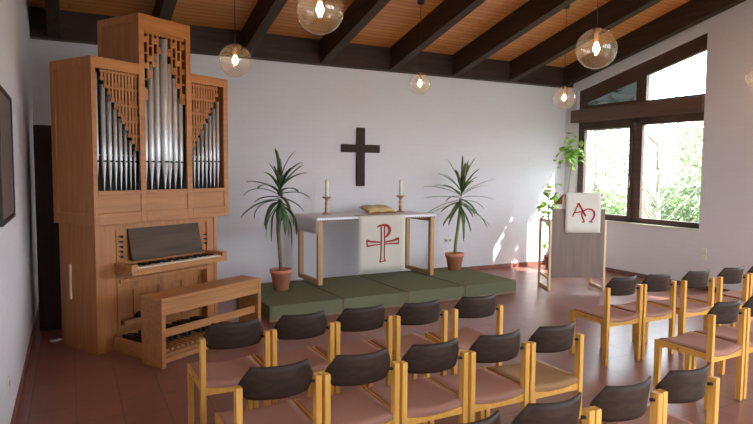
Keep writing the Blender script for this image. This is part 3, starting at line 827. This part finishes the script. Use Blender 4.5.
plate('wall_socket', 'single socket low on the left wall near the camera', 'socket', (XL, 4.52, .39), 'l', 1)
pic = thing('framed_picture', 'dark framed picture on the left wall at the photo edge', 'picture', (XL, 4.95, 1.43))
m = MB()
for (a, b, c_, d) in ((-.55, .42, 0, .03), (-.55, .42, .87, .90), (-.55, -.52, .03, .87), (.39, .42, .03, .87)): m.box(0, .022, a, b, c_, d, .003)
m.build('frame', M['frame_dark'], pic); MB().box(0, .012, -.52, .39, .03, .87).build('canvas', M['art'], pic)

# ------------------------------------------------------------------ pendant lamps
def pendant(x, y, z, r, label):
    t = thing('pendant_lamp', label, 'lamp', (x, y, z), 0, 'clear glass globe pendants')
    MB().lathe([(r*math.sin(PI*k/24), -r*math.cos(PI*k/24)) for k in range(0, 24)], 40).build('globe', M['globe'], t)
    MB().lathe([(0, r+.004), (.03, r+.004), (.032, r-.02), (.018, r-.03), (.018, .05), (.0, .05)], 16).build('lamp_holder', M['holder'], t)
    MB().lathe([(0, -.028), (.016, -.024), (.026, -.008), (.027, .006), (.02, .026), (.014, .04), (.014, .052), (0, .052)], 18).build('bulb', M['bulb'], t)
    zz = zc(y)-z
    MB().tube([(0, 0, r), (0, 0, zz)], .004, 6).build('cord', M['black'], t)
    MB().lathe([(0, zz+.01), (.05, zz+.01), (.05, zz-.03), (.03, zz-.05), (0, zz-.05)], 18).build('canopy', M['black'], t)
pendant(1.56, 3.92, 2.90, .165, 'clear glass globe lamp nearest the camera at the photo\'s top')
pendant(1.52, 6.13, 2.90, .163, 'clear glass globe lamp hanging just right of the organ')
pendant(4.36, 7.22, 3.01, .150, 'small-looking globe lamp hanging before the wall right of the cross')
pendant(3.94, 3.69, 2.83, .165, 'large globe lamp hanging in front of the window end of the ceiling')
pendant(6.57, 6.74, 2.90, .165, 'globe lamp hanging in the corner left of the window')
pendant(7.92, 4.72, 3.02, .140, 'globe lamp cut off at the photo\'s right edge')

# ------------------------------------------------------------------ chairs
def make_chair():
    t = thing('wooden_chair', 'x', 'chair')
    hx = .209
    for sx in (-1, 1):
        x = sx*hx
        m = MB(); m.box(x-.017, x+.017, -.0235, .0235, 0, .735, .004); m.build('leg', M['beech'], t)
        m = MB(); m.prism([(.413, 0), (.452, 0), (.457, .437), (.405, .437)], 'x', x-.017, x+.017); m.build('leg', M['beech'], t)
        m = MB(); m.prism([(.0235, .385), (.406, .395), (.407, .437), (.0235, .427)], 'x', x-.0145, x+.0145); m.build('side_rail', M['beech_x'], t)
        MB().lathe([(0, 0), (.007, 0), (.007, .003), (0, .004)], 10, mat=Matrix.Translation((x+sx*.0145, .25, .41)) @ Matrix.Rotation(R(90*sx), 4, 'Y')).build('bolt', M['black'], t)
        MB().tube([(x-sx*.013, .0, .70), (x-sx*.032, .012, .70)], .009, 8).build('bracket', M['black'], t)
    for y, nm in ((-.001, 'rear_rail'), (.425, 'front_rail')):
        pts = [(-.192, .365), (.192, .365)]
        for k in range(11):
            x = .192-.384*k/10; pts.append((x, .415-.022*math.cos(PI*x/.40)))
        MB().prism(pts, 'y', y-.011, y+.011).build(nm, M['beech_x'], t)
    # upholstered seat
    g = []
    for i in range(13):
        x = -.210+.420*i/12; row = []
        for j in range(13):
            y = -.012+.470*j/12
            sag = .024*math.cos(PI*x/.40)
            edge = min(1, (.210-abs(x))/.03, (y+.012)/.03 if y < .2 else 1, (.458-y)/.04)
            z = .442-sag*(1-.3*j/12)-.010*(1-edge)**2-(.012*max(0, (y-.40)/.058)**2)
            row.append((x, y, z))
        g.append(row)
    MB().sheet(g, .026).build('seat', M['fabric'], t)
    # curved plywood back
    g = []
    for i in range(17):
        s_ = -1+2*i/16; row = []
        for j in range(7):
            q = (0, .12, .28, .45, .60, .80, 1.0)[j]
            cut = (.160, .178, .190, .197, .187, .168, .150)[j]   # widest near the post tops, corners cut off above
            x = s_*cut
            y = -.034+.082*(x/.19)**2-.022*q
            z = .655+.172*q
            row.append((x, y, z))
        g.append(row)
    MB().sheet(g, .011).build('backrest', M['ply'], t)
    return t
base = make_chair()
ch = [
 # left block, row nearest the platform
 (.93, 3.81, .3, 'chair at the left end of the far left-hand row, before the organ bench', 0),
 (1.400, 3.825, .8, 'second chair from the left in the far left-hand row', 0),
 (1.862, 3.825, .2, 'middle chair of the five in the far left-hand row', 0),
 (2.332, 3.80, .6, 'fourth chair from the left in the far left-hand row', 0),
 (2.845, 3.785, -3.5, 'chair at the right end of the far left-hand row, set slightly apart', 0),
 (.920, 2.868, .4, 'chair at the left end of the middle left-hand row', 0),
 (1.384, 2.862, .6, 'second chair from the left in the middle left-hand row', 0),
 (1.845, 2.855, .7, 'middle chair of the five in the middle left-hand row', 0),
 (2.305, 2.845, .8, 'fourth chair from the left in the middle left-hand row, pink seat', 0),
 (2.766, 2.845, .9, 'tan-seated chair at the right end of the middle left-hand row', 1),
 (1.385, 1.895, .5, 'chair in the nearest row whose back tip shows at the bottom edge', 0),
 (1.845, 1.90, .6, 'third chair from the right in the nearest row, back cut by bottom edge', 0),
 (2.307, 1.905, .8, 'second chair from the right in the nearest row', 0),
 (2.772, 1.92, 1.2, 'chair at the right end of the nearest row, by the aisle', 0),
 (4.615, 3.893, -2.0, 'aisle-end chair of the far right-hand row, in front of the lectern', 0),
 (5.085, 3.878, -.5, 'second chair from the aisle in the far right-hand row', 0),
 (5.620, 3.84, -1.5, 'third chair from the aisle in the far right-hand row, after a gap', 0),
 (6.160, 3.82, -2.0, 'fourth chair from the aisle in the far right-hand row', 0),
 (6.680, 3.83, -1.0, 'last visible chair of the far right-hand row at the photo edge', 0),
 (4.500, 2.82, 3.0, 'aisle-end chair of the near right-hand row with its whole seat visible', 0),
 (4.975, 2.84, 1.0, 'second chair from the aisle in the near right-hand row, cut off', 0),
]
for i, (x, y, a, lab, tan) in enumerate(ch):
    lab = 'wooden dark-backed ' + lab
    if i == 0:
        base.location = (x, y, 0); base.rotation_euler = (0, 0, R(a)); base['label'] = lab; base['group'] = 'rows of wooden chairs'; o = base
    else: o = dup(base, (x, y, 0), R(a), lab)
    if tan:
        for c_ in o.children:
            if c_.name.startswith('seat'):
                c_.data = c_.data.copy(); c_.data.materials[0] = M['fabric_tan']; c_['label'] = 'tan fabric seat'

# ------------------------------------------------------------------ light
wd = bpy.data.worlds.new('World'); bpy.context.scene.world = wd; wd.use_nodes = True
bg = wd.node_tree.nodes['Background']; bg.inputs['Color'].default_value = (.84, .92, 1.0, 1); bg.inputs['Strength'].default_value = 5.0
sun = bpy.data.lights.new('sun', 'SUN'); sun.energy = 11; sun.angle = R(.6); sun.color = (1, .95, .86)
so = bpy.data.objects.new('sun', sun); C.objects.link(so)
so.rotation_euler = Vector((-.58, .83, -1.0)).to_track_quat('-Z', 'Y').to_euler(); so.location = (20, 0, 15)

# ------------------------------------------------------------------ camera
cam = bpy.data.cameras.new('camera'); co = bpy.data.objects.new('camera', cam); C.objects.link(co)
cam.sensor_fit = 'HORIZONTAL'; cam.sensor_width = 36; cam.lens = 598.6/753*36; cam.clip_start = .05; cam.clip_end = 300
yaw, pitch, roll = R(27.12), R(3.94), R(-.43)
fw = Vector((math.sin(yaw)*math.cos(pitch), math.cos(yaw)*math.cos(pitch), -math.sin(pitch)))
rt = Vector((math.cos(yaw), -math.sin(yaw), 0)); dn = fw.cross(rt)
r2 = rt*math.cos(roll)+dn*math.sin(roll); d2 = -rt*math.sin(roll)+dn*math.cos(roll)
mw = Matrix((r2, -d2, -fw)).transposed().to_4x4(); mw.translation = (0, 0, 1.8)
co.matrix_world = mw
sc = bpy.context.scene; sc.camera = co
sc.view_settings.view_transform = 'Standard'; sc.view_settings.look = 'None'; sc.view_settings.gamma = 1; sc.view_settings.use_curve_mapping = False
sc.view_settings.exposure = 1.12
sc.cycles.max_bounces = 10; sc.cycles.diffuse_bounces = 6; sc.cycles.transparent_max_bounces = 16
